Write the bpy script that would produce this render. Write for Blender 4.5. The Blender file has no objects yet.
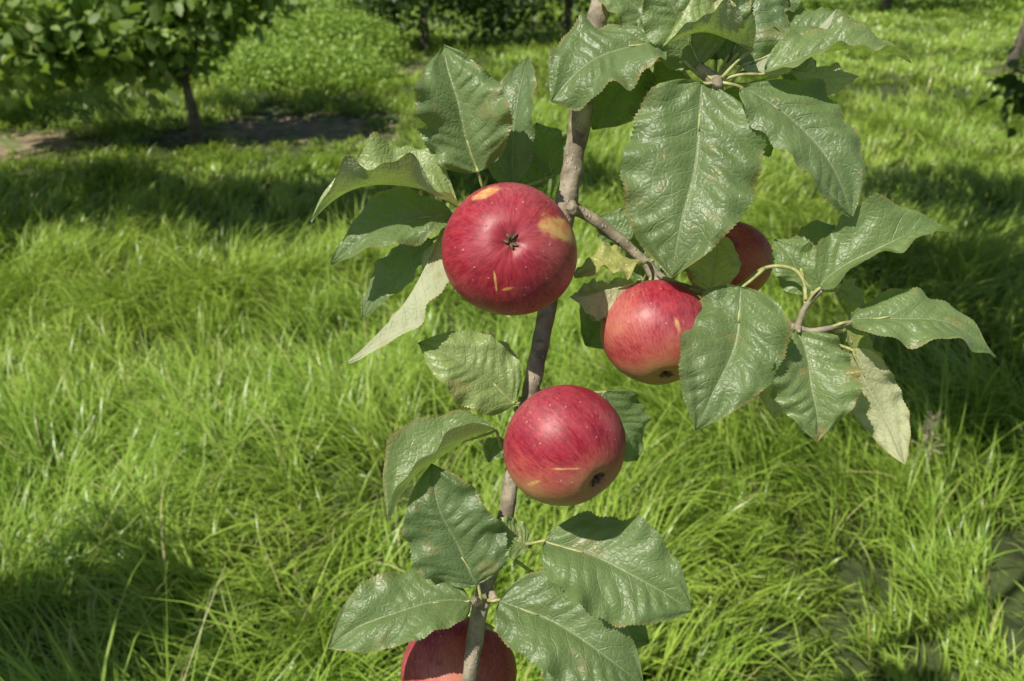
import bpy, math, random
import numpy as np
from mathutils import Vector, Matrix, Quaternion, noise
random.seed(7); rng=np.random.default_rng(7)
scene=bpy.context.scene
scene.view_settings.view_transform='Standard'; scene.view_settings.look='None'; scene.view_settings.exposure=0
COL=scene.collection

# ------------------------------------------------------------ camera
PITCH=math.radians(27); CH=1.5
cam=bpy.data.cameras.new("camera"); camo=bpy.data.objects.new("camera",cam); COL.objects.link(camo)
camo.location=(0,0,CH); camo.rotation_euler=(math.pi/2-PITCH,0,0)
cam.lens=28.125; cam.sensor_width=36; cam.clip_start=0.02; cam.clip_end=800
cam.dof.use_dof=True; cam.dof.focus_distance=0.47; cam.dof.aperture_fstop=11.5
scene.camera=camo
FW=Vector((0,math.cos(PITCH),-math.sin(PITCH))); UP=Vector((0,math.sin(PITCH),math.cos(PITCH))); RT=Vector((1,0,0))
C0=Vector((0,0,CH))
def at(px,py,d):   # image pixel coordinates plus an assumed depth, cast through the camera -> metres
    return C0+RT*((px-512)/800*d)+UP*((340.5-py)/800*d)+FW*d
def cvec(x,y,z): return RT*x+UP*y-FW*z

# ------------------------------------------------------------ light
SUN=Vector((-0.43,-0.40,0.80)).normalized()
sl=bpy.data.lights.new("sun","SUN"); sl.energy=5.0; sl.angle=math.radians(0.5); sl.color=(1,0.945,0.83)
so=bpy.data.objects.new("sun",sl); COL.objects.link(so); so.rotation_euler=(-SUN).to_track_quat('-Z','Y').to_euler(); so.location=(-3,-4,8)
w=bpy.data.worlds.new("World"); scene.world=w; w.use_nodes=True
wn=w.node_tree; bg=wn.nodes["Background"]; sk=wn.nodes.new("ShaderNodeTexSky"); sk.sky_type='NISHITA'; sk.sun_disc=False
sk.sun_elevation=math.asin(SUN.z); sk.sun_rotation=math.atan2(SUN.x,SUN.y)%(2*math.pi)
wn.links.new(sk.outputs[0],bg.inputs[0]); bg.inputs[1].default_value=0.065

# ------------------------------------------------------------ node helpers
class NT:
    def __init__(s,name):
        s.m=bpy.data.materials.new(name); s.m.use_nodes=True; s.t=s.m.node_tree; s.t.nodes.clear()
        s.out=s.t.nodes.new("ShaderNodeOutputMaterial")
    def n(s,ty,ins=None,**k):
        nd=s.t.nodes.new(ty)
        for a,b in k.items(): setattr(nd,a,b)
        if ins:
            for a,b in ins.items(): s.set(nd.inputs[a],b)
        return nd
    def set(s,inp,v):
        if isinstance(v,bpy.types.NodeSocket): s.t.links.new(v,inp)
        elif isinstance(v,(tuple,list)):
            if inp.type=='RGBA' and len(v)==3: v=(*v,1)
            inp.default_value=v
        else: inp.default_value=v
    def m_(s,op,a,b=0.0,c=0.0,clamp=False):
        nd=s.n("ShaderNodeMath",{0:a,1:b,2:c},operation=op); nd.use_clamp=clamp; return nd.outputs[0]
    def mr(s,v,a,b,c=0.0,d=1.0,smooth=True):
        nd=s.n("ShaderNodeMapRange",{0:v,1:a,2:b,3:c,4:d}); nd.interpolation_type='SMOOTHSTEP' if smooth else 'LINEAR'; return nd.outputs[0]
    def mix(s,f,a,b,blend='MIX'):
        nd=s.n("ShaderNodeMix",data_type='RGBA',blend_type=blend); s.set(nd.inputs[0],f); s.set(nd.inputs[6],a); s.set(nd.inputs[7],b); return nd.outputs[2]
    def noise(s,vec,scale,detail=3,rough=.5,dist=0.0):
        nd=s.n("ShaderNodeTexNoise",{"Scale":scale,"Detail":detail,"Roughness":rough,"Distortion":dist})
        if vec is not None: s.set(nd.inputs["Vector"],vec)
        return nd.outputs[0]
    def attr(s,name):
        return s.n("ShaderNodeAttribute",attribute_name=name)
    def sep(s,v):
        nd=s.n("ShaderNodeSeparateXYZ",{0:v}); return nd.outputs
    def pos(s): return s.n("ShaderNodeNewGeometry").outputs["Position"]
    def obj(s): return s.n("ShaderNodeTexCoord").outputs["Object"]
    def bump(s,h,strength,dist):
        return s.n("ShaderNodeBump",{"Height":h,"Strength":strength,"Distance":dist}).outputs[0]
    def bsdf(s,**k):
        nd=s.n("ShaderNodeBsdfPrincipled")
        for a,b in k.items(): s.set(nd.inputs[a.replace("_"," ")],b)
        return nd.outputs[0]
    def fin(s,sh): s.t.links.new(sh,s.out.inputs[0]); return s.m

def translucent(t,sh,col,fac,nor=None):
    tr=t.n("ShaderNodeBsdfTranslucent"); t.set(tr.inputs[0],col)
    if nor is not None: t.set(tr.inputs["Normal"],nor)
    mx=t.n("ShaderNodeMixShader",{0:fac}); t.t.links.new(sh,mx.inputs[1]); t.t.links.new(tr.outputs[0],mx.inputs[2]); return mx.outputs[0]

# ------------------------------------------------------------ materials
def make_leaf_mat():
    t=NT("apple_leaf")
    x,y,z=t.sep(t.attr("leaf_uv").outputs["Vector"])
    tone,brown,yel=t.sep(t.attr("leaf_tone").outputs["Vector"])
    P=t.pos(); av=t.m_('ABSOLUTE',y)
    wob=t.m_('MULTIPLY',t.m_('SUBTRACT',t.noise(P,55,2),.5),.9)
    q=t.m_('ADD',t.m_('SUBTRACT',t.m_('MULTIPLY',x,9.0),t.m_('MULTIPLY',av,2.0)),wob)
    fr=t.m_('ABSOLUTE',t.m_('SUBTRACT',t.m_('FRACT',q),.5))
    vein=t.mr(fr,.45,.495); vein=t.m_('MULTIPLY',vein,t.mr(av,1.0,.35))
    mid=t.mr(av,.045,.015)
    veins=t.m_('MAXIMUM',t.m_('MULTIPLY',vein,.65),mid)
    vor2=t.n("ShaderNodeTexVoronoi",{"Vector":P,"Scale":280.0},feature='DISTANCE_TO_EDGE').outputs[0]
    ret2=t.mr(vor2,.0,.25)
    n1=t.noise(P,30,4,.6)
    top=t.mix(t.mr(n1,.3,.7),(.085,.138,.050),(.150,.218,.092))
    top=t.mix(t.mr(z,0,1,0,.4,smooth=False),top,(.15,.23,.07))
    top=t.mix(t.mr(tone,0,1),top,(.30,.39,.13))  # tone varies the green; shade on rear leaves is put in here too
    top=t.mix(t.m_('MULTIPLY',veins,.5),top,(.36,.42,.21))
    top=t.mix(t.m_('MULTIPLY',t.m_('SUBTRACT',1,ret2),.12),top,(.24,.30,.16))
    top=t.mix(yel,top,t.mix(t.mr(n1,.35,.65),(.62,.54,.14),(.48,.39,.12)))
    br=t.m_('MULTIPLY',t.mr(t.noise(P,48,3,.55),.60,.66),brown)
    edge=t.m_('MULTIPLY',t.mr(av,.88,1.0),t.mr(t.noise(P,50,2),.42,.60))
    top=t.mix(t.m_('MAXIMUM',t.m_('MULTIPLY',br,.75),t.m_('MULTIPLY',edge,.6)),top,(.38,.27,.11))
    bot=t.mix(t.mr(n1,.3,.7),(.38,.42,.27),(.51,.55,.38))
    bot=t.mix(t.m_('MULTIPLY',veins,.6),bot,(.62,.63,.43))
    bot=t.mix(t.m_('MULTIPLY',yel,.7),bot,(.62,.55,.22))
    bot=t.mix(t.m_('MULTIPLY',t.m_('MAXIMUM',br,edge),.6),bot,(.40,.29,.13))
    bf=t.n("ShaderNodeNewGeometry").outputs["Backfacing"]
    col=t.mix(bf,top,bot)
    h=t.m_('MULTIPLY',ret2,.5)
    h=t.m_('SUBTRACT',h,t.m_('MULTIPLY',veins,1.2))
    h=t.m_('ADD',h,t.m_('MULTIPLY',t.noise(P,110,4,.55),1.8))
    nb=t.bump(h,.6,.0006)
    rough=t.m_('ADD',t.m_('MULTIPLY',t.noise(P,55,3),.20),t.m_('MULTIPLY_ADD',bf,.25,.34))
    sh=t.bsdf(Base_Color=col,Roughness=rough,Specular_IOR_Level=.65,Normal=nb,Sheen_Weight=.12,Sheen_Roughness=.4)
    sh=translucent(t,sh,t.mix(t.m_('MULTIPLY',veins,.5),(.50,.74,.08),(.28,.42,.05)),.24,nb)
    return t.fin(sh)

def make_mass_leaf_mat(name,ca,cb,trc,trf=.3,rough=.5):
    t=NT(name)
    r=t.sep(t.attr("rnd").outputs["Vector"])
    col=t.mix(r[0],ca,cb)
    col=t.mix(t.m_('MULTIPLY',t.mr(r[1],.93,1),.6),col,(.20,.16,.05))
    sh=t.bsdf(Base_Color=col,Roughness=rough,Specular_IOR_Level=.5)
    return t.fin(translucent(t,sh,trc,trf))

def make_bark(name,ca,cb,cc,sc=1.0,dist=.0015):
    t=NT(name); P=t.pos()
    n1=t.noise(P,60*sc,5,.65); n2=t.noise(P,260*sc,3,.6)
    col=t.mix(t.mr(n1,.35,.65),ca,cb)
    mp=t.n("ShaderNodeMapping",{0:P}); mp.inputs["Scale"].default_value=(1,1,.45)
    v=t.n("ShaderNodeTexVoronoi",{"Vector":mp.outputs[0],"Scale":260.0*sc}).outputs[0]
    len_=t.mr(v,.24,.12)
    col=t.mix(t.m_('MULTIPLY',len_,.45),col,cc)
    col=t.mix(t.m_('MULTIPLY',t.mr(t.noise(P,25*sc,3),.5,.7),.6),col,(.22,.22,.13))
    h=t.m_('ADD',t.m_('ADD',n1,t.m_('MULTIPLY',n2,.5)),t.m_('MULTIPLY',len_,.5))
    return t.fin(t.bsdf(Base_Color=col,Roughness=.7,Normal=t.bump(h,.9,dist),Specular_IOR_Level=.3))

def make_apple_mat():
    t=NT("apple_skin")
    yel,pat,shp=t.sep(t.attr("skin").outputs["Vector"])
    mer=t.attr("merid").outputs["Vector"]; O=t.obj()
    s1=t.noise(mer,22,6,.72); s2=t.noise(mer,6,3,.5); big=t.noise(O,30,4,.6)
    red=t.mix(t.mr(s1,.36,.66),(.21,.007,.022),(.42,.024,.046))
    red=t.mix(t.mr(s2,.42,.75,0,.5),red,(.50,.065,.070))
    yc=t.mix(t.mr(big,.3,.7),(.42,.38,.10),(.58,.42,.14))
    yc=t.mix(t.mr(s1,.43,.66,.05,.8),yc,(.54,.12,.08))
    f=t.m_('ADD',yel,t.m_('ADD',t.m_('MULTIPLY',t.m_('SUBTRACT',s1,.5),1.1),t.m_('MULTIPLY',t.m_('SUBTRACT',big,.5),1.1)))
    pink=t.mix(t.mr(f,.0,.7),red,(.50,.11,.085))
    col=t.mix(t.mr(f,.4,1.1),pink,yc)
    fine=t.noise(O,130,5,.65)
    pf=t.m_('ADD',pat,t.m_('ADD',t.m_('MULTIPLY',t.m_('SUBTRACT',fine,.5),.7),t.m_('MULTIPLY',t.m_('SUBTRACT',t.noise(O,55,2),.5),.5)))
    pf=t.mr(pf,.05,.45)
    pf=t.m_('MULTIPLY',pf,t.mr(pat,.02,.12))
    col=t.mix(t.m_('MULTIPLY',pf,.88),col,t.mix(t.mr(fine,.4,.6),(.64,.26,.09),(.68,.47,.15)))
    v=t.n("ShaderNodeTexVoronoi",{"Vector":O,"Scale":210.0})
    dots=t.m_('MULTIPLY',t.mr(v.outputs[0],.16,.08),t.mr(t.noise(O,90,1),.45,.58))
    col=t.mix(t.m_('MULTIPLY',dots,.5),col,(.78,.46,.32))
    rus=t.m_('MULTIPLY',t.mr(t.noise(O,38,5,.7),.62,.70),.5)
    col=t.mix(rus,col,(.42,.20,.09))
    dk=t.n("ShaderNodeTexVoronoi",{"Vector":O,"Scale":58.0}).outputs[0]
    dkm=t.m_('ADD',dk,t.m_('MULTIPLY',t.m_('SUBTRACT',fine,.5),.18))
    col=t.mix(t.m_('MULTIPLY',t.mr(dkm,.12,.05),.75),col,(.12,.05,.03))
    col=t.mix(t.m_('MULTIPLY',shp,.75),col,(.12,.07,.03))
    bloom=t.mr(t.noise(O,22,5,.65),.35,.75,.0,.18)
    col=t.mix(bloom,col,(.60,.30,.36))
    rg=t.m_('ADD',t.m_('MULTIPLY',t.noise(O,60,4,.6),.28),t.m_('MULTIPLY_ADD',pf,.2,.31))
    h=t.m_('ADD',t.m_('MULTIPLY',dots,.4),t.m_('ADD',t.noise(O,40,3,.5),t.m_('MULTIPLY',t.noise(O,500,2,.5),.14)))
    sh=t.bsdf(Base_Color=col,Roughness=rg,Specular_IOR_Level=.45,Normal=t.bump(h,.5,.0015),Subsurface_Weight=.05,Subsurface_Radius=(.004,.0015,.001))
    return t.fin(sh)

def simple(name,col,rough=.6,var=.35,scale=80):
    t=NT(name); n=t.noise(t.pos(),scale,4,.6)
    c=t.mix(t.mr(n,.3,.7),tuple(a*(1-var) for a in col),tuple(min(1,a*(1+var)) for a in col))
    return t.fin(t.bsdf(Base_Color=c,Roughness=rough,Normal=t.bump(n,.4,.001)))

def make_grass_mat():
    t=NT("grass_blade")
    s,r,tr=t.sep(t.attr("blade").outputs["Vector"])
    P=t.pos()
    big=t.noise(P,.8,3,.6); med=t.noise(P,2.6,3,.6)
    g=t.mix(t.mr(r,0,1,smooth=False),(.27,.46,.050),(.50,.66,.13))
    g=t.mix(t.mr(big,.35,.7,0,.5),g,(.54,.63,.11))
    g=t.mix(t.mr(med,.55,.75,0,.45),g,(.17,.34,.035))
    g=t.mix(t.m_('MULTIPLY',tr,.45),g,(.16,.33,.035))
    g=t.mix(t.mr(s,0,.64,.90,0),g,(.028,.050,.008))  # blade foot darkened: shade between the blades put into the colour
    dry=t.mr(r,.955,.965)
    g=t.mix(t.m_('MULTIPLY',dry,.7),g,(.60,.52,.27))
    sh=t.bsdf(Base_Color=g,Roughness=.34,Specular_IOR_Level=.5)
    tc=t.mix(.5,g,(.64,.82,.08))
    return t.fin(translucent(t,sh,tc,.30))

def make_ground_mat():
    t=NT("ground_soil"); P=t.pos(); soil=t.attr("soil").outputs["Fac"]
    n=t.noise(P,9,6,.65); n2=t.noise(P,1.2,4,.6)
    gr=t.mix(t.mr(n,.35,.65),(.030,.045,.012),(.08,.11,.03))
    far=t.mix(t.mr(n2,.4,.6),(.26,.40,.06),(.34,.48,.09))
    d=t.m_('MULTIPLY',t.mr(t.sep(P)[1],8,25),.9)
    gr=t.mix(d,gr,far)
    br=t.mix(t.mr(n,.35,.65),(.17,.12,.07),(.38,.29,.18))
    br=t.mix(t.mr(t.noise(P,4,4,.6),.5,.65),br,(.12,.20,.04))
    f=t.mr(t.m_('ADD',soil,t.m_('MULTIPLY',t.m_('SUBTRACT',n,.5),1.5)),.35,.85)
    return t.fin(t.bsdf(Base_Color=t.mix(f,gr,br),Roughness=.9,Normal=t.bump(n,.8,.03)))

M_LEAF=make_leaf_mat(); M_APPLE=make_apple_mat(); M_GRASS=make_grass_mat(); M_GROUND=make_ground_mat()
M_BARK=make_bark("young_bark",(.19,.155,.11),(.42,.36,.27),(.55,.49,.40))
M_TRUNK=make_bark("old_bark",(.08,.065,.05),(.20,.165,.13),(.28,.25,.21),.15,.02)
M_PET=simple("petiole_green",(.38,.39,.15),.5,.3,200)
M_SEPAL=simple("dry_sepal",(.14,.10,.06),.8,.5,400)
M_DRY=simple("dry_seed",(.60,.50,.36),.8,.3,100)
M_ML=make_mass_leaf_mat("orchard_leaf",(.12,.20,.05),(.32,.43,.13),(.50,.72,.09),.28)
M_MD=make_mass_leaf_mat("dark_leaf",(.035,.07,.018),(.10,.16,.04),(.18,.33,.04),.22)  # darker leaf colour; carries the shade of the middle background trees
M_MB=make_mass_leaf_mat("bank_leaf",(.22,.36,.06),(.38,.52,.11),(.50,.74,.10),.3)

# ------------------------------------------------------------ mesh helpers
def new_obj(name,mesh,mats,parent=None,smooth=True):
    o=bpy.data.objects.new(name,mesh); COL.objects.link(o)
    for m in (mats if isinstance(mats,(list,tuple)) else [mats]): mesh.materials.append(m)
    if smooth: mesh.polygons.foreach_set("use_smooth",[True]*len(mesh.polygons))
    if parent: o.parent=parent
    return o
def empty(name,loc=(0,0,0)):
    o=bpy.data.objects.new(name,None); COL.objects.link(o); o.empty_display_size=.1; return o
def np_mesh(name,V,F,attrs=None,mi=None):
    me=bpy.data.meshes.new(name); V=np.asarray(V,dtype=np.float32)
    F=np.asarray(F,dtype=np.int32); k=F.shape[1]
    me.vertices.add(len(V)); me.vertices.foreach_set("co",V.ravel())
    me.loops.add(F.size); me.loops.foreach_set("vertex_index",F.ravel())
    me.polygons.add(len(F)); me.polygons.foreach_set("loop_start",np.arange(0,F.size,k,dtype=np.int32))
    if mi is not None: me.polygons.foreach_set("material_index",np.asarray(mi,dtype=np.int32))
    me.update(calc_edges=True)
    for n,a in (attrs or {}).items():
        a=np.asarray(a,dtype=np.float32)
        if a.ndim==1: at_=me.attributes.new(n,'FLOAT','POINT'); at_.data.foreach_set("value",a)
        else: at_=me.attributes.new(n,'FLOAT_VECTOR','POINT'); at_.data.foreach_set("vector",a.ravel())
    return me
class Acc:
    def __init__(s): s.V=[];s.F=[];s.n=0;s.A={};s.M=[]
    def add(s,V,F,mi=0,**A):
        s.V.append(np.asarray(V)); s.F.append(np.asarray(F)+s.n); s.n+=len(V); s.M.append(np.full(len(F),mi))
        for k,a in A.items(): s.A.setdefault(k,[]).append(a)
    def mesh(s,name): return np_mesh(name,np.concatenate(s.V),np.concatenate(s.F),{k:np.concatenate(a) for k,a in s.A.items()},np.concatenate(s.M))
def grid_faces(nu,nv,wrap=False):
    i=np.arange(nu-1)[:,None]; j=np.arange(nv if wrap else nv-1)[None,:]
    j2=(j+1)%nv
    return np.stack([i*nv+j,i*nv+j2,(i+1)*nv+j2,(i+1)*nv+j],-1).reshape(-1,4)
def catmull(pts,rad,sub=8):
    P=[Vector(p) for p in pts]; P=[P[0]*2-P[1]]+P+[P[-1]*2-P[-2]]; out=[];r=[]
    for i in range(1,len(P)-2):
        for k in range(sub):
            u=k/sub; a,b,c,d=P[i-1:i+3]
            out.append(.5*((2*b)+(c-a)*u+(2*a-5*b+4*c-d)*u*u+(3*b-a-3*c+d)*u**3)); r.append(rad[i-1]*(1-u)+rad[i]*u)
    out.append(P[-2]); r.append(rad[-1]); return out,r
def tube(acc,pts,rad,sub=8,ring=12,rough=0.0,freq=60,mi=0):
    P,R=catmull(pts,rad,sub); V=[]; nrm=None
    for i,p in enumerate(P):
        t=(P[min(i+1,len(P)-1)]-P[max(i-1,0)]).normalized()
        if nrm is None: nrm=t.orthogonal().normalized()
        nrm=(nrm-t*nrm.dot(t)).normalized(); b=t.cross(nrm)
        for k in range(ring):
            a=2*math.pi*k/ring; d=nrm*math.cos(a)+b*math.sin(a)
            rr=R[i]
            if rough: rr*=1+rough*noise.noise((p+d*R[i])*freq)+rough*.8*noise.noise(p*freq*.5)
            V.append(p+d*rr)
    F=grid_faces(len(P),ring,True).tolist()
    n0=len(V); V.append(P[0]); V.append(P[-1])
    e=(len(P)-1)*ring
    for k in range(0,ring,2):
        F.append([n0,(k+2)%ring,k+1,k]); F.append([n0+1,e+k,e+k+1,e+(k+2)%ring])
    acc.add([tuple(v) for v in V],F,mi)
    return P

# ------------------------------------------------------------ ground
def hzn(X,Y): return .05*np.sin(X*.5+1)*np.cos(Y*.37)+.02*np.sin(X*1.9+Y*1.3)
def hz(x,y): return float(hzn(x,y))
SOIL=[(-1.9,7.0,1.1,.75),(-3.9,6.2,.9,.5),(-1.6,10.6,1.0,.4),(5.9,9.9,.35,.35)]
def soil(x,y): return sum(np.exp(-((x-a)/c)**2-((y-b)/d)**2) for a,b,c,d in SOIL)
gx=np.sinh(np.linspace(-5.2,5.2,190))*3.0; gy=np.sinh(np.linspace(-4.2,5.0,190))*4.0+4
X,Y=np.meshgrid(gx,gy,indexing='ij')
V=np.stack([X,Y,hzn(X,Y)],-1).reshape(-1,3)
F=grid_faces(190,190)[:,::-1]
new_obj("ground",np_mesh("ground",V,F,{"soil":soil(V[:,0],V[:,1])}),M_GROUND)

# ------------------------------------------------------------ grass (one mesh of individually bent blades)
def vnoise(x,y,seed):
    r=np.random.default_rng(seed); T=r.random((256,256))
    xi=np.floor(x).astype(int); yi=np.floor(y).astype(int); fx=x-xi; fy=y-yi
    fx=fx*fx*(3-2*fx); fy=fy*fy*(3-2*fy); g=lambda a,b:T[a%256,b%256]
    return (g(xi,yi)*(1-fx)+g(xi+1,yi)*fx)*(1-fy)+(g(xi,yi+1)*(1-fx)+g(xi+1,yi+1)*fx)*fy-.5
GV=[];GF=[];GB=[];gn=0
def zone(y0,y1,den,per,spread,h0,h1,wd,seg,curm=1.0):
    global gn
    hw=.8*y1+1.3; nt=int(den/per*2*hw*(y1-y0))
    x=rng.uniform(-hw,hw,nt); y=rng.uniform(y0,y1,nt)
    k=(np.abs(x)<.74*np.maximum(y,0)+1.1)&(rng.random(nt)>soil(x,y)*1.15)&(rng.random(nt)<.80+1.0*vnoise(x*2.3,y*2.3,5))
    x=x[k];y=y[k];nt=len(x)
    flow=vnoise(x*.8,y*.8,1)*7.0+vnoise(x*2.7,y*2.7,2)*3.5-1.1
    ht=(1+.8*vnoise(x*1.5,y*1.5,3)+.9*vnoise(x*5,y*5,4))*rng.uniform(.7,1.25,nt)*(1-.5*np.clip(soil(x,y+.25)*2,0,1))
    cu=1.45+1.2*vnoise(x*1.1,y*1.1,6)+rng.normal(0,.3,nt)
    trd=rng.random(nt)
    n=nt*per; rp=lambda a:np.repeat(a,per)
    bx=rp(x)+rng.normal(0,spread,n); by=rp(y)+rng.normal(0,spread,n)
    az=rp(flow+rng.normal(0,.6,nt))+rng.normal(0,.75,n)
    L=rng.uniform(h0,h1,n)*rp(ht)*np.where(rng.random(n)<.3,.6,1)
    ph=np.abs(rng.normal(.18,.25,n)); cur=rng.uniform(.45,1.6,n)*rp(cu)*curm; tw=rng.normal(0,.6,n)
    ww0=wd*rng.uniform(.5,1.3,n); rd=rng.random(n); tr=rp(trd)
    p=np.stack([bx,by,hzn(bx,by)-.01],-1); zmin=p[:,2]+.03
    V=np.empty((n,seg+1,2,3)); B=np.empty((n,seg+1,2,3))
    for s in range(seg+1):
        u=s/seg; ang=np.minimum(ph+cur*u**1.25,2.5); azz=az+.6*tw*u
        d=np.stack([np.sin(ang)*np.cos(azz),np.sin(ang)*np.sin(azz),np.cos(ang)],-1)
        sd=np.stack([-np.sin(azz+tw*.6*u),np.cos(azz+tw*.6*u),.4*tw*u],-1); sd/=np.linalg.norm(sd,axis=1)[:,None]
        ww=(ww0*(1-u**2.2)*(.7+.6*min(u*3,1)/2)+.00015)[:,None]
        V[:,s,0]=p-sd*ww; V[:,s,1]=p+sd*ww
        B[:,s,:,0]=u; B[:,s,:,1]=rd[:,None]; B[:,s,:,2]=tr[:,None]
        p=p+d*(L/seg)[:,None]; p[:,2]=np.maximum(p[:,2],zmin)
    q=np.array([[2*i,2*i+1,2*i+3,2*i+2] for i in range(seg)])
    F=(gn+np.arange(n)[:,None,None]*(seg+1)*2+q[None]).reshape(-1,4)
    GV.append(V.reshape(-1,3).astype(np.float32));GF.append(F.astype(np.int32));GB.append(B.reshape(-1,3).astype(np.float32)); gn+=n*(seg+1)*2
    return n
c=[zone(-.2,2.4,9000,26,.022,.13,.34,.0027,6),
   zone(2.4,4.5,6200,26,.028,.13,.33,.0031,5),
   zone(4.5,8,2700,20,.045,.10,.24,.0046,4),
   zone(8,14,850,14,.06,.08,.18,.0082,3),
   zone(14,26,190,12,.12,.09,.17,.017,3),
   zone(26,48,30,10,.25,.12,.20,.045,2)]
me=np_mesh("grass",np.concatenate(GV),np.concatenate(GF),{"blade":np.concatenate(GB)})
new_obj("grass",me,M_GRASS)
print("blades",c,sum(c)); GV=GF=GB=None

# ------------------------------------------------------------ leaf masses and trees
def leaf_mass(cs,size,r,updown=.35):
    n=len(cs); d=r.normal(size=(n,3)); d[:,2]-=.5; d/=np.linalg.norm(d,axis=1)[:,None]
    nn=r.normal(size=(n,3))*.75; nn[:,2]+=1.0; b=np.cross(d,nn); b/=np.linalg.norm(b,axis=1)[:,None]+1e-9; nn=np.cross(b,d)
    L=(size*r.uniform(.65,1.2,n))[:,None]; W=L*.30
    P0=cs; M=cs+d*L*.5-nn*L*.04; T=cs+d*L-nn*L*.14
    l1=cs+d*L*.30-b*W+nn*L*.05; r1=cs+d*L*.30+b*W+nn*L*.05
    l2=cs+d*L*.68-b*W*.85+nn*L*.02; r2=cs+d*L*.68+b*W*.85+nn*L*.02
    V=np.stack([P0,l1,l2,T,r2,r1,M],1).reshape(-1,3)
    base=(np.arange(n)*7)[:,None,None]
    q=np.array([[0,6,2,1],[0,5,4,6],[6,4,3,2]])
    F=(base+q[None]).reshape(-1,4)
    rv=np.repeat(np.stack([r.random(n),r.random(n),r.random(n)],1),7,axis=0)
    return V,F,rv
def tree(name,base,trunk_h,trunk_r,clumps,n_sub,n_leaf,size,mat,seed,sub_r=.2,lean=(0,0)):
    r=np.random.default_rng(seed); root=empty(name)
    A=Acc(); bx,by=base; z0=hz(bx,by)-.05
    top=Vector((bx+lean[0],by+lean[1],trunk_h))
    tube(A,[(bx,by,z0),(bx+.02+lean[0]*.3,by,trunk_h*.4),(bx+lean[0]*.7,by+lean[1]*.6+.02,trunk_h*.75),top],[trunk_r*1.3,trunk_r,trunk_r*.85,trunk_r*.7],6,10,.15,6)
    V=[]
    for (cx,cy,cz,rx,ry,rz) in clumps:
        c=Vector((cx,cy,cz)); mid=top.lerp(c,.5)+Vector((r.normal(0,.06),r.normal(0,.06),.1))
        tube(A,[top,mid,c],[trunk_r*.6,trunk_r*.42,trunk_r*.25],6,8,.1,6)
        for i in range(n_sub):
            d=r.normal(size=3); d/=np.linalg.norm(d); rr=r.uniform(.2,1.0)**.6
            p=np.array([cx+d[0]*rx*rr,cy+d[1]*ry*rr,cz+d[2]*rz*rr])
            if i%3==0:
                e=Vector(p); tube(A,[c.lerp(e,.02),c.lerp(e,.55)+Vector((0,0,.04)),e],[trunk_r*.2,trunk_r*.12,trunk_r*.05],3,6)
            m=int(n_leaf*r.uniform(.5,1.4)); sr=sub_r*r.uniform(.5,1.3)
            V.append(p+r.normal(size=(m,3))*np.array([sr,sr,sr*.7]))
    new_obj("trunk_and_limbs",A.mesh("trunk_and_limbs"),M_TRUNK,root)
    V=np.concatenate(V); V=V[V[:,2]>.12]
    vv,ff,rv=leaf_mass(V,size,r)
    new_obj("crown",np_mesh("crown",vv,ff,{"rnd":rv}),mat,root)
    return root
# orchard trees beside the view whose crowns shade the grass
tree("apple_tree",(2.5,1.2),1.55,.06,[(.80,2.20,2.4,.65,.65,.22),(.25,1.30,2.35,.34,.31,.18),(1.8,1.9,2.5,.75,.9,.3),(1.45,3.6,2.45,.95,.75,.25)],60,50,.085,M_ML,11,.12)
tree("apple_tree",(-4.1,3.2),1.6,.07,[(-2.75,3.35,2.45,.85,.72,.25),(-4.2,3.5,2.5,.9,.8,.3),(-1.40,3.85,2.5,.85,.6,.25)],80,56,.085,M_ML,12,.13,(.3,.2))
tree("apple_tree",(-2.9,.1),1.5,.05,[(-2.12,.22,2.15,.32,.26,.16),(-3.2,0,2.5,.6,.6,.4)],30,44,.085,M_ML,13,.10)
# visible background trees
tree("apple_tree",(-2.50,6.35),.5,.045,[(-2.75,6.35,.92,.60,.42,.38),(-3.6,6.0,.90,.62,.42,.45),(-2.15,6.5,1.2,.42,.4,.33),(-2.9,6.9,1.6,1.0,.8,.7),(-4.5,7.0,1.1,.6,.7,.7)],46,28,.125,M_ML,14,.13)
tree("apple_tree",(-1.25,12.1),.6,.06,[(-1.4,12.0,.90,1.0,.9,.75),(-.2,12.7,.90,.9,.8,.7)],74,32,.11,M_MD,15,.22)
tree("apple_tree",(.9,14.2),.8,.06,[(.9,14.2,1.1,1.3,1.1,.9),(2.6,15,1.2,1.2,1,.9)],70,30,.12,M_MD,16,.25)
tree("apple_tree",(5.95,10.0),1.5,.05,[(6.1,10.1,2.3,1.0,1.0,.8)],50,26,.10,M_ML,17,.2,(.15,0))
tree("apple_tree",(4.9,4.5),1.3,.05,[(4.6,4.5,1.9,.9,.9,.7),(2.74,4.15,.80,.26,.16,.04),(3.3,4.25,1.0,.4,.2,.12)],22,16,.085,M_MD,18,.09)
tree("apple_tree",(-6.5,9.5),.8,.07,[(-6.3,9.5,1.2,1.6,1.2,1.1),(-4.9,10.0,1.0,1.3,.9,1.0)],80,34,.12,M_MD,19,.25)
for i,(x,y) in enumerate([(-11,17),(-6,18.5),(-2.5,19.5),(4.3,20.5),(8.2,19),(12.5,21),(17,22),(-16,22),(-1,27),(10,28),(22,27)]):
    tree("apple_tree",(x,y),1.1,.09,[(x,y,1.6,2.2,1.6,1.6)],100,22,.2,M_MD if i%2 else M_ML,30+i,.35)
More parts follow.
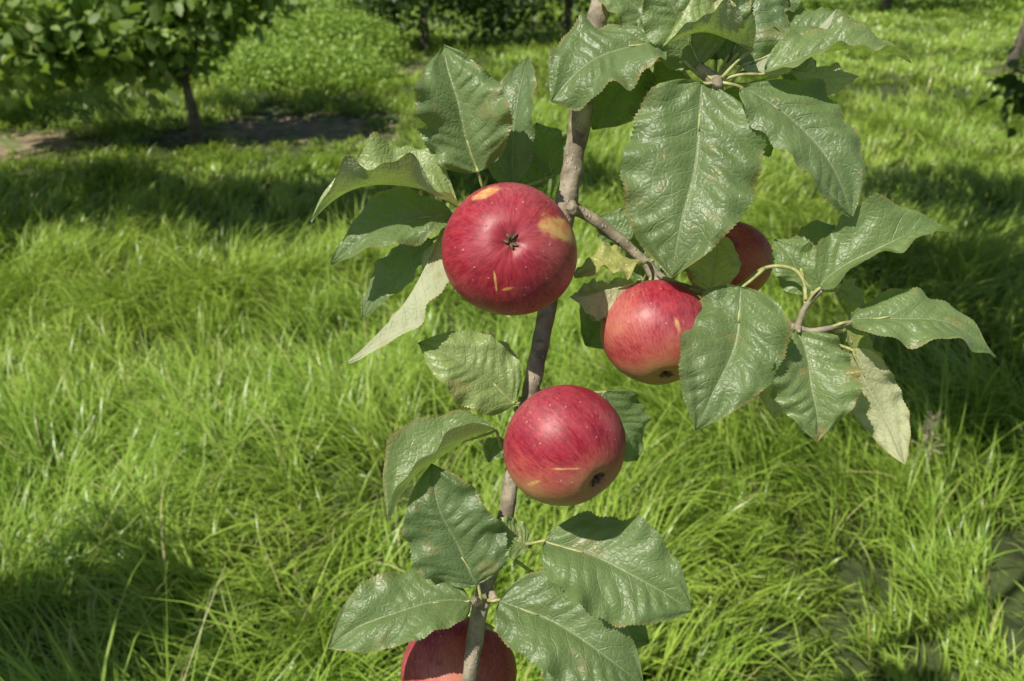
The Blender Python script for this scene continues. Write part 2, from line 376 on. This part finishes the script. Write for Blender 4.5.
# weedy bank and hedge
def mass(name,clumps,n,size,mat,seed):
    r=np.random.default_rng(seed); V=[]
    for cx,cy,cz,rx,ry,rz in clumps:
        d=r.normal(size=(n,3)); d/=np.linalg.norm(d,axis=1)[:,None]; d[:,2]=np.abs(d[:,2])
        V.append(np.array([cx,cy,cz])+d*np.array([rx,ry,rz])*(r.uniform(.6,1.0,n)**.5)[:,None]+r.normal(size=(n,3))*.06)
    V=np.concatenate(V); vv,ff,rv=leaf_mass(V,size,r)
    return new_obj(name,np_mesh(name,vv,ff,{"rnd":rv}),mat)
mass("nettle_bank",[(-2.4,9.4,0,1.1,.8,.40),(-3.7,10.2,0,1.2,.9,.5),(-2.3,10.8,0,1.0,.9,.65),(-3.3,11.8,0,1.6,1.2,1.0),(-4.9,12.0,0,1.2,1.0,1.0)],5200,.055,M_MB,50)
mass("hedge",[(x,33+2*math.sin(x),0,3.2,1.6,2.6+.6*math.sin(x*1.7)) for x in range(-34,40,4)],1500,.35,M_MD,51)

# ------------------------------------------------------------ foreground branch
BR=empty("apple_branch")
A=Acc(); k5=.5/800
main=[(440,800,.520),(455,730,.510),(468,685,.503),(477,625,.500),(487,580,.500),(503,530,.502),(511,480,.503),(521,435,.503),(531,390,.503),(541,340,.503),(549,300,.504),(560,240,.504),(567,200,.500),(575,150,.497),(583,100,.495),(590,50,.495),(602,0,.498),(622,-70,.51)]
rad=[3,5.5,8.5,9.2,9.5,8.8,8.8,9,9.2,9.3,9.8,11,12,12,12,12.5,13,14]
mp=[at(*p) for p in main]; mr=[r*k5*.90 for r in rad]
mp+= [Vector((.17,.52,1.86)),Vector((.55,.75,2.12)),Vector((1.2,1.0,2.1)),Vector((1.9,1.15,1.85)),Vector((2.5,1.22,1.5))]
mr+= [.010,.013,.018,.026,.04]
tube(A,mp,mr,10,18,.18,95)
def twig(pts,r0,r1,mi=0,rough=.14):
    n=len(pts); return tube(A,[at(*p) for p in pts],[(r0+(r1-r0)*i/(n-1))*k5 for i in range(n)],8,10,rough,160,mi)
twig([(590,50,.495),(630,38,.492),(675,52,.482),(703,72,.470),(720,84,.463)],7,6)
twig([(566,205,.500),(590,217,.505),(618,238,.508),(645,262,.510),(668,282,.512),(715,296,.505),(762,318,.485),(797,328,.468)],6.4,3.2)
twig([(797,328,.468),(806,306,.468),(822,290,.466)],3.4,2.2)
twig([(797,328,.468),(815,331,.465),(850,323,.462)],3.4,2.2)
twig([(570,215,.5),(545,205,.505),(520,196,.50),(500,195,.495)],6,3)
twig([(507,545,.502),(518,541,.497),(530,545,.49)],6,3.5)
twig([(484,600,.5),(478,603,.492),(473,600,.487)],6,4)
twig([(488,590,.5),(495,600,.492)],6,4)
twig([(524,420,.503),(516,408,.497)],5,3)
twig([(645,262,.51),(652,275,.508),(660,285,.500)],5,4)
twig([(700,290,.507),(722,286,.52),(726,276,.53)],4,3)
for (x,y,d) in [(484,602,.4975),(508,540,.498),(572,208,.494),(716,84,.462),(797,328,.466),(580,130,.492),(541,345,.5),(520,430,.5)]:
    c=at(x,y,d); s=random.uniform(5.0,7.5)*k5*(.6 if x in(797,) else 1)
    tube(A,[c+cvec(-.3,-.9,0)*s,c+cvec(0,-.4,.25)*s,c+cvec(0,.4,.25)*s,c+cvec(.2,1,0)*s],[s*.5,s*1.0,s*.95,s*.4],5,10,.3,300)

LV=Acc(); PT=Acc()
def leaf(B,T,wpx,hint,fold=12,bend=.06,side=0.0,under=0,tone=0.2,brown=.3,curl=.04,wave=.05,tip=0.0,seed=0,joint=None,yel=0.0):
    r=random.Random(seed*77+5); bd,td=B[2],T[2]
    Bv=at(*B); Tv=at(*T); Lg=(Tv-Bv).length; a=(Tv-Bv)/Lg
    n=cvec(hint[0]-.10,hint[1]+.20,hint[2])      # blades turn a little towards the light
    if under: n=-n
    b=a.cross(n).normalized(); n=b.cross(a); W=1.07*wpx*(bd+td)/2/800
    nu,nv=181,27
    t=np.linspace(0,1,nu)[:,None]; v=np.linspace(-1,1,nv)[None,:]; av=np.abs(v)
    ep,et=r.uniform(.44,.54),r.uniform(.68,.82)
    prof=lambda t:(np.clip(t,0,1)**ep)*(np.clip(1-t,0,1)**et)*(1-.55*np.exp(-((1-t)/.06)))
    pk=prof(np.linspace(0,1,200)).max(); f=prof(t)/pk
    ph=r.uniform(0,6); sgn=np.where(v<0,0.0,1.0); tooth=((t*42+ph+sgn*.37)%1.0)
    lob=.030*np.sin(t*8+ph+sgn*2)+.024*np.sin(t*19+ph*2+sgn*3)+.014*np.sin(t*41+ph*3+sgn)
    ser=1+.050*(1-tooth)*np.clip(f*2,0,1)-.02+lob
    asym=1+.07*r.uniform(-1,1)*np.sign(v)
    half=W/2*f*np.where(av>.99,ser,1+lob*av**3)*asym
    fo=math.radians(fold+r.uniform(-3,10)); y=v*half*math.cos(fo); zz=np.abs(v)*half*math.sin(fo)
    zz=zz-curl*W*av**3*f*2
    wv=wave*1.5
    k=r.choice([1.5,2,2.5]); zz=zz+wv*W*np.sin(2*math.pi*(k*t)+ph+1.4*np.sign(v))*av**2*f
    k2=r.uniform(4,6); zz=zz+wv*.5*W*np.sin(2*math.pi*(k2*t)+ph*2+2.4*np.sign(v))*av**3*f
    q=9*t-2.0*av+.25*np.sin(t*13+ph+v*2)
    zz=zz+.019*W*(1+.6*np.sin(t*5+v*4+ph))*(np.abs(np.sin(math.pi*q))-.5)*np.clip(av*4,0,1)*(1-av**4)*np.clip(f*1.5,0,1)
    zz=zz-.024*W*np.exp(-(v/.09)**2)*f
    zz=zz+.06*W*np.sin(t*9+ph+v*3.1)*np.sin(v*4+ph)*.5+.024*W*np.sin(t*17+ph*3+v*5)*np.sin(v*7+ph*2)*av
    twist=r.uniform(-.7,.7); zz=zz+y*twist*(t-.4)
    cz=bend*Lg*4*t*(1-t)-(tip+r.uniform(0,.08))*Lg*t**3; cs=side*Lg*4*t*(1-t)+.010*Lg*np.sin(t*9+ph)
    tx=t+np.where(av>.99,.005,0)*np.ones_like(t)
    X=(tx*Lg+0*v)
    A3=np.array(a);B3=np.array(b);N3=np.array(n);O3=np.array(Bv)
    P=O3+X[...,None]*A3+(y+cs)[...,None]*B3+(zz+cz)[...,None]*N3
    uv=np.stack([t+0*v,v+0*t,np.full((nu,nv),r.random())],-1).reshape(-1,3)
    tn=np.tile([tone,brown,float(yel)],(nu*nv,1))
    LV.add(P.reshape(-1,3),grid_faces(nu,nv),leaf_uv=uv,leaf_tone=tn)
    if joint:
        J=at(*joint); m=J.lerp(Bv,.5)+n*(.004)+Vector((0,0,-.002))
        b2=Bv+a*Lg*.05+n*(bend*Lg*.19-.0006)
        b3=Bv+a*Lg*.25+n*(bend*Lg*.75-.0009)+b*(side*Lg*.75)
        tube(PT,[J,m,Bv,b2,b3],[.00125,.00095,.0010,.0009,.0005],6,8)
top=(715,82,.463); rt=(797,328,.466); J1=(500,195,.495); J2=(520,398,.50)
sd=[0]
def LF(B,T,w,hint,**k): sd[0]+=1; leaf(B,T,w,hint,seed=sd[0],**k)
# left cluster around the upper apple
LF((478,172,.475),(443,42,.462),106,(-.05,.15,1),fold=30,bend=.05,tone=.25,side=-.02,joint=(488,196,.49),tip=.05,wave=.07)
LF((512,190,.505),(524,52,.512),60,(-.5,.2,1),fold=22,tone=0,joint=J1)
LF((458,206,.472),(310,213,.462),70,(-.1,.75,.6),fold=14,bend=.20,under=0,tone=.9,curl=-.14,joint=(500,200,.49),wave=.08)
LF((452,214,.478),(330,262,.475),66,(-.1,.35,1),fold=20,bend=.10,side=.04,joint=(500,205,.493))
LF((447,222,.482),(352,365,.470),56,(-.45,.25,.5),fold=26,bend=.04,under=1,tone=.2,brown=.6,joint=(500,208,.494),side=.05,yel=.2)
LF((432,240,.50),(362,318,.505),46,(-.3,.3,1),fold=15,joint=(500,208,.497))
LF((540,188,.52),(500,160,.52),40,(.1,.4,1),joint=J1)
LF((552,176,.52),(538,120,.53),44,(.4,.1,1),joint=J1)
# mid left
LF((514,403,.492),(419,343,.478),72,(-.2,.25,1),fold=8,bend=.05,side=.06,tone=.8,brown=.5,joint=J2,wave=.03)
LF((496,430,.487),(384,516,.470),62,(-.35,.65,.6),fold=24,bend=.10,side=.06,tone=.4,curl=-.12,joint=(512,470,.503))
LF((500,438,.5),(488,462,.49),22,(0,0,1),tone=.2,brown=1,joint=(514,450,.503))
LF((478,583,.486),(430,467,.470),92,(-.1,.2,1),fold=14,bend=.03,side=-.05,tone=.05,joint=(484,600,.495))
LF((470,601,.487),(326,645,.470),74,(-.12,.5,1),fold=16,bend=.08,side=.06,tone=.25,joint=(482,602,.495))
LF((528,545,.49),(484,528,.486),40,(0,.5,1),fold=15,tone=.6,joint=(510,545,.5))
LF((545,541,.483),(692,612,.462),102,(.05,.45,1),fold=14,bend=.06,side=-.04,tone=.25,joint=(515,545,.497))
LF((500,600,.485),(645,685,.462),96,(0,.45,1),fold=16,bend=.06,side=-.04,tone=.25,joint=(486,600,.495))
LF((560,590,.51),(650,642,.505),62,(.2,.2,1),fold=12,tone=0,joint=(515,560,.503))
LF((545,640,.52),(640,705,.51),70,(.0,.1,1),fold=12,tone=0,joint=(480,625,.503))
LF((604,392,.505),(640,462,.52),60,(.4,.1,1),fold=14,tone=0,joint=(532,390,.505))
# top spur
LF((703,84,.462),(671,275,.452),130,(.02,.15,1),fold=10,bend=.04,tone=.2,side=-.02,joint=top,brown=.3)
LF((742,88,.460),(856,213,.448),92,(.15,.40,1),fold=18,bend=.08,side=-.07,tone=.15,joint=top)
LF((764,74,.458),(913,53,.448),64,(.1,.65,.8),fold=18,bend=.12,tone=.4,curl=.0,joint=top)
LF((660,42,.470),(551,96,.462),98,(-.1,.4,1),fold=14,bend=.08,side=.09,tone=.2,joint=(700,76,.47))
LF((700,66,.470),(650,-38,.455),74,(-.25,.3,1),fold=16,tone=.4,joint=top)
LF((752,50,.452),(664,40,.450),62,(0,.7,.5),fold=18,bend=.14,under=0,tone=.9,joint=(722,78,.46),curl=-.12)
LF((742,66,.468),(838,12,.462),56,(-.1,.6,.6),fold=20,bend=.08,under=1,joint=top)
LF((728,64,.472),(770,-42,.47),76,(.3,.2,1),fold=14,tone=.1,joint=top)
LF((716,60,.48),(712,-50,.475),70,(-.1,.3,1),fold=14,tone=.2,joint=top)
LF((722,92,.482),(772,155,.485),66,(.2,.3,1),fold=12,tone=.5,joint=top)
LF((790,68,.475),(858,78,.47),44,(0,.4,.9),under=1,tone=.2,joint=top)
LF((690,80,.50),(640,110,.51),60,(0,.1,1),fold=14,tone=0,joint=(680,60,.49))
LF((640,60,.51),(592,128,.515),66,(.1,.1,1),fold=14,tone=0,joint=(640,45,.495))
LF((660,30,.49),(598,-20,.485),66,(-.1,.4,1),fold=14,tone=.3,joint=(670,50,.485))
LF((770,60,.49),(820,90,.50),50,(.2,.1,1),fold=14,tone=0,joint=top)
LF((760,30,.478),(868,34,.470),56,(.0,.6,.8),fold=16,tone=.3,joint=top)
LF((748,22,.485),(806,-34,.48),56,(.1,.4,1),fold=16,tone=.3,joint=top)
LF((690,40,.485),(612,30,.482),64,(-.2,.5,1),fold=16,tone=.1,joint=(700,70,.47))
# spur between the right hand apples
LF((712,292,.480),(720,234,.492),48,(-.3,.1,1),fold=14,tone=1.0,brown=1,joint=(690,290,.507),wave=.10,yel=.45)
LF((642,264,.486),(574,274,.476),44,(-.3,.6,.7),fold=20,tone=.9,brown=1,wave=.12,joint=(650,265,.507),yel=.5)
LF((634,284,.480),(570,297,.470),50,(-.1,.3,1),fold=24,under=1,tone=.9,brown=1,wave=.10,joint=(655,275,.507),yel=.6)
LF((618,290,.490),(592,322,.486),32,(-.1,.3,1),fold=24,under=1,tone=.9,brown=1,wave=.10,joint=(640,280,.507),yel=.8)
LF((630,240,.515),(600,215,.52),48,(.2,.2,1),tone=0,joint=(618,238,.51))
LF((640,290,.54),(585,345,.545),66,(.1,.1,1),tone=0,joint=(650,265,.512))
LF((668,250,.53),(625,270,.53),50,(.1,.1,1),tone=0,joint=(650,262,.512))
LF((680,270,.52),(712,225,.525),40,(.1,.1,1),tone=.3,joint=(668,282,.512))
# hanging right leaves
LF((742,288,.468),(694,428,.448),98,(-.12,.2,1),fold=18,bend=.06,side=-.07,tone=.2,joint=(765,268,.475),wave=.07)
LF((798,332,.466),(819,442,.452),90,(.05,.2,1),fold=26,bend=.05,side=-.03,tone=.35,joint=rt,wave=.08,brown=.8)
LF((852,350,.472),(905,462,.468),52,(-.35,.2,.8),fold=24,bend=.08,under=1,tone=.2,brown=1,wave=.12,joint=(820,331,.466),yel=.35)
LF((820,288,.465),(957,228,.452),74,(.02,.5,.8),fold=24,bend=.11,side=-.06,tone=.3,joint=(808,303,.468),curl=-.05,wave=.09)
LF((850,322,.462),(998,352,.450),72,(.1,.55,.8),fold=16,bend=.12,side=-.07,tone=.3,joint=(830,328,.464))
LF((784,348,.49),(774,418,.50),42,(-.2,.1,1),tone=.4,under=1,joint=rt,brown=1,yel=.5)
LF((812,292,.485),(776,238,.49),48,(-.3,.2,1),tone=.3,joint=(806,306,.468))
LF((838,290,.49),(868,308,.50),34,(.1,.3,1),tone=.5,joint=(822,290,.466),yel=.3)
LF((800,262,.49),(835,225,.50),44,(-.1,.3,1),tone=.2,joint=(806,306,.468))
LF((845,330,.485),(870,385,.49),40,(.3,.2,1),tone=.2,joint=(830,328,.464),yel=.3)
# beyond the lower end of the branch
LF((440,770,.515),(360,800,.50),80,(-.1,.3,1),joint=(450,750,.512))
LF((455,780,.515),(520,850,.50),80,(.1,.3,1),joint=(448,770,.512))
tube(PT,[at(715,296,.505),at(742,284,.49),at(765,268,.475),at(790,268,.472),at(803,280,.47),at(806,300,.468)],[.0012]*6,8,8)
new_obj("bark",A.mesh("bark"),M_BARK,BR)
new_obj("leaves",LV.mesh("leaves"),M_LEAF,BR)
new_obj("petioles",PT.mesh("petioles"),M_PET,BR)

# ------------------------------------------------------------ apples
def apple(px,py,d,rpx,cal,yels,patches,asp=.9,seed=0,ybase=0.0,stem_to=None):
    R=rpx*d/800; r=random.Random(seed); c=at(px,py,d)
    ax=cvec(*cal).normalized(); q=Vector((0,0,1)).rotation_difference(ax); Mx=q.to_matrix()
    nu,nv=150,200
    ph=np.linspace(0.0005,math.pi-.0005,nu)[:,None]; th=np.linspace(0,2*math.pi,nv,endpoint=False)[None,:]
    rho=R*np.sin(ph)**.94*(1+.035*np.cos(ph)*-1)+0*th; z=R*asp*np.cos(ph)+0*th
    o=r.uniform(0,6)
    rho=rho*(1+.016*np.cos(5*th+o)*np.exp(-((ph-.55)/.5)**2)+.018*np.cos(2*th+o)+.014*np.cos(3*th+2*o))
    z=z-.11*R*np.exp(-(rho/(.20*R))**2)*(ph<1.5)*(1+.12*np.cos(5*th+o))
    z=z+.34*R*np.exp(-(rho/(.24*R))**2)*(ph>1.5)
    x=rho*np.cos(th); y=rho*np.sin(th)
    P=np.stack([x,y,z],-1).reshape(-1,3)
    D=np.stack([np.sin(ph)*np.cos(th),np.sin(ph)*np.sin(th),np.cos(ph)+0*th],-1).reshape(-1,3)
    W=D@np.array(Mx).T
    cx=W@np.array(RT); cy=W@np.array(UP); cz=-(W@np.array(FW))
    yel=np.full(len(P),ybase)
    for (dx,dy,dz,k,s) in yels:
        dd=np.array([dx,dy,dz]); dd=dd/np.linalg.norm(dd)
        dt=cx*dd[0]+cy*dd[1]+cz*dd[2]; yel=np.maximum(yel,s*np.clip((dt-k)/(1-k),0,1)**.9)
    pat=np.zeros(len(P))
    for (ux,uy,sx,sy,an,s) in patches:
        ca,sa=math.cos(an),math.sin(an); ex=(cx-ux)*ca+(cy-uy)*sa; ey=-(cx-ux)*sa+(cy-uy)*ca
        pat=np.maximum(pat,s*np.exp(-(ex/sx)**2-(ey/sy)**2)*(cz>0))
    phf=(ph+0*th).ravel(); shp=np.exp(-(phf/.10)**2)+.8*np.exp(-((math.pi-phf)/.2)**2)
    mer=np.stack([np.cos(th)+0*ph,np.sin(th)+0*ph,ph*.35+0*th],-1).reshape(-1,3)+seed*3.1
    S=Acc(); z3=lambda n:np.zeros((n,3))
    S.add(P,grid_faces(nu,nv,True),0,skin=np.stack([yel,pat,shp],1),merid=mer)
    def addt(pts,rad,mi,ring=8,sub=4):
        n0=S.n; tube(S,pts,rad,sub,ring,0,60,mi); m=S.n-n0; S.A['skin'].append(z3(m)); S.A['merid'].append(z3(m))
    zb=R*asp-.11*R
    for k in range(5):
        a_=2*math.pi*k/5+o+r.uniform(-.3,.3); e=Vector((math.cos(a_),math.sin(a_),0)); l=R*r.uniform(.06,.13)
        b0=e*R*.03+Vector((0,0,zb-.01*R))
        side=Vector((-e.y,e.x,0))*r.uniform(-.06,.06)*R
        addt([b0,b0+e*l*.35+Vector((0,0,R*.05)),b0+e*l*.8+Vector((0,0,R*.06))+side*.5,b0+e*l*1.0+Vector((0,0,R*.03))+side],[R*.020,R*.024,R*.014,R*.003],1)
    for k in range(9):
        a_=r.uniform(0,6.28); e=Vector((math.cos(a_),math.sin(a_),0))*R*r.uniform(.0,.04)
        b0=Vector((0,0,zb-.02*R))+e; addt([b0,b0+e*.6+Vector((0,0,R*.04)),b0+e*1.2+Vector((0,0,R*.07))],[R*.006,R*.005,R*.004],1,6)
    s0=Vector((0,0,-R*asp+.32*R))
    if stem_to: e=Mx.inverted()@(at(*stem_to)-c)
    else: e=Vector((0,0,-R*1.25))
    addt([s0,s0.lerp(Vector((0,0,-R*asp-.002)),.8),e],[.0013,.0012,.0017],2)
    o_=new_obj("red_apple",S.mesh("red_apple"),[M_APPLE,M_SEPAL,M_PET]); o_.location=c; o_.rotation_mode='QUATERNION'; o_.rotation_quaternion=q
    return o_
apple(509.5,250,.452,67,(.03,.03,1),[(.9,.0,.55,.70,.45)],[(.74,.25,.26,.15,-.1,1.0),(.55,.30,.16,.09,.3,.7),(-.34,.76,.14,.07,.4,1.0),(-.20,-.55,.012,.13,.1,.9),(-.03,-.64,.08,.016,.3,.7)],seed=1,asp=.92,stem_to=(556,225,.50))
apple(565.5,445.5,.452,62.5,(.62,-.62,.72),[(-.2,-.98,.15,.15,1.0),(.45,-.8,.5,.45,.85)],[(.02,-.27,.24,.012,-.03,.7),(-.5,-.5,.1,.03,.4,.5)],seed=2,asp=.90,stem_to=(520,418,.503))
apple(656,333,.488,55,(.12,-.90,.50),[(.0,-.95,.2,.1,.95),(-.9,.0,.4,.3,.5)],[(.2,.1,.03,.12,.3,.7)],seed=3,asp=.92,ybase=.05,stem_to=(660,280,.508))
apple(728,262,.545,42,(.3,-.4,-.8),[(.7,-.3,.5,.2,.7)],[],seed=4,asp=.92,ybase=.4,stem_to=(724,282,.522))
apple(458,673,.552,59,(-.1,-.7,.6),[(.0,.2,1,.3,.5)],[],seed=5,asp=.90,ybase=.2,stem_to=(480,612,.503))

# ------------------------------------------------------------ small things in the grass
def seed_head(x,y,h,sd_):
    r=random.Random(sd_); S=Acc(); b=Vector((x,y,hz(x,y))); t=b+Vector((r.uniform(-.05,.05),r.uniform(-.05,.03),h))
    m=b.lerp(t,.5)+Vector((.01,0,.01)); tube(S,[b,m,t],[.0018,.0014,.0008],6,6)
    for k in range(46):
        u=r.uniform(.66,1.0); p=b.lerp(t,u); L_=.035*(1.25-u)*2; a_=r.uniform(0,6.28)
        e=p+Vector((math.cos(a_)*L_,math.sin(a_)*L_,r.uniform(.0,.04)))
        tube(S,[p,p.lerp(e,.5)+Vector((0,0,.006)),e],[.0004,.0007,.0012],3,6)
    new_obj("dry_seed_head",S.mesh("dry_seed_head"),M_DRY)
seed_head(.92,2.25,.40,1); seed_head(1.16,2.35,.42,2); seed_head(1.14,1.80,.34,3); seed_head(.84,2.35,.38,4)
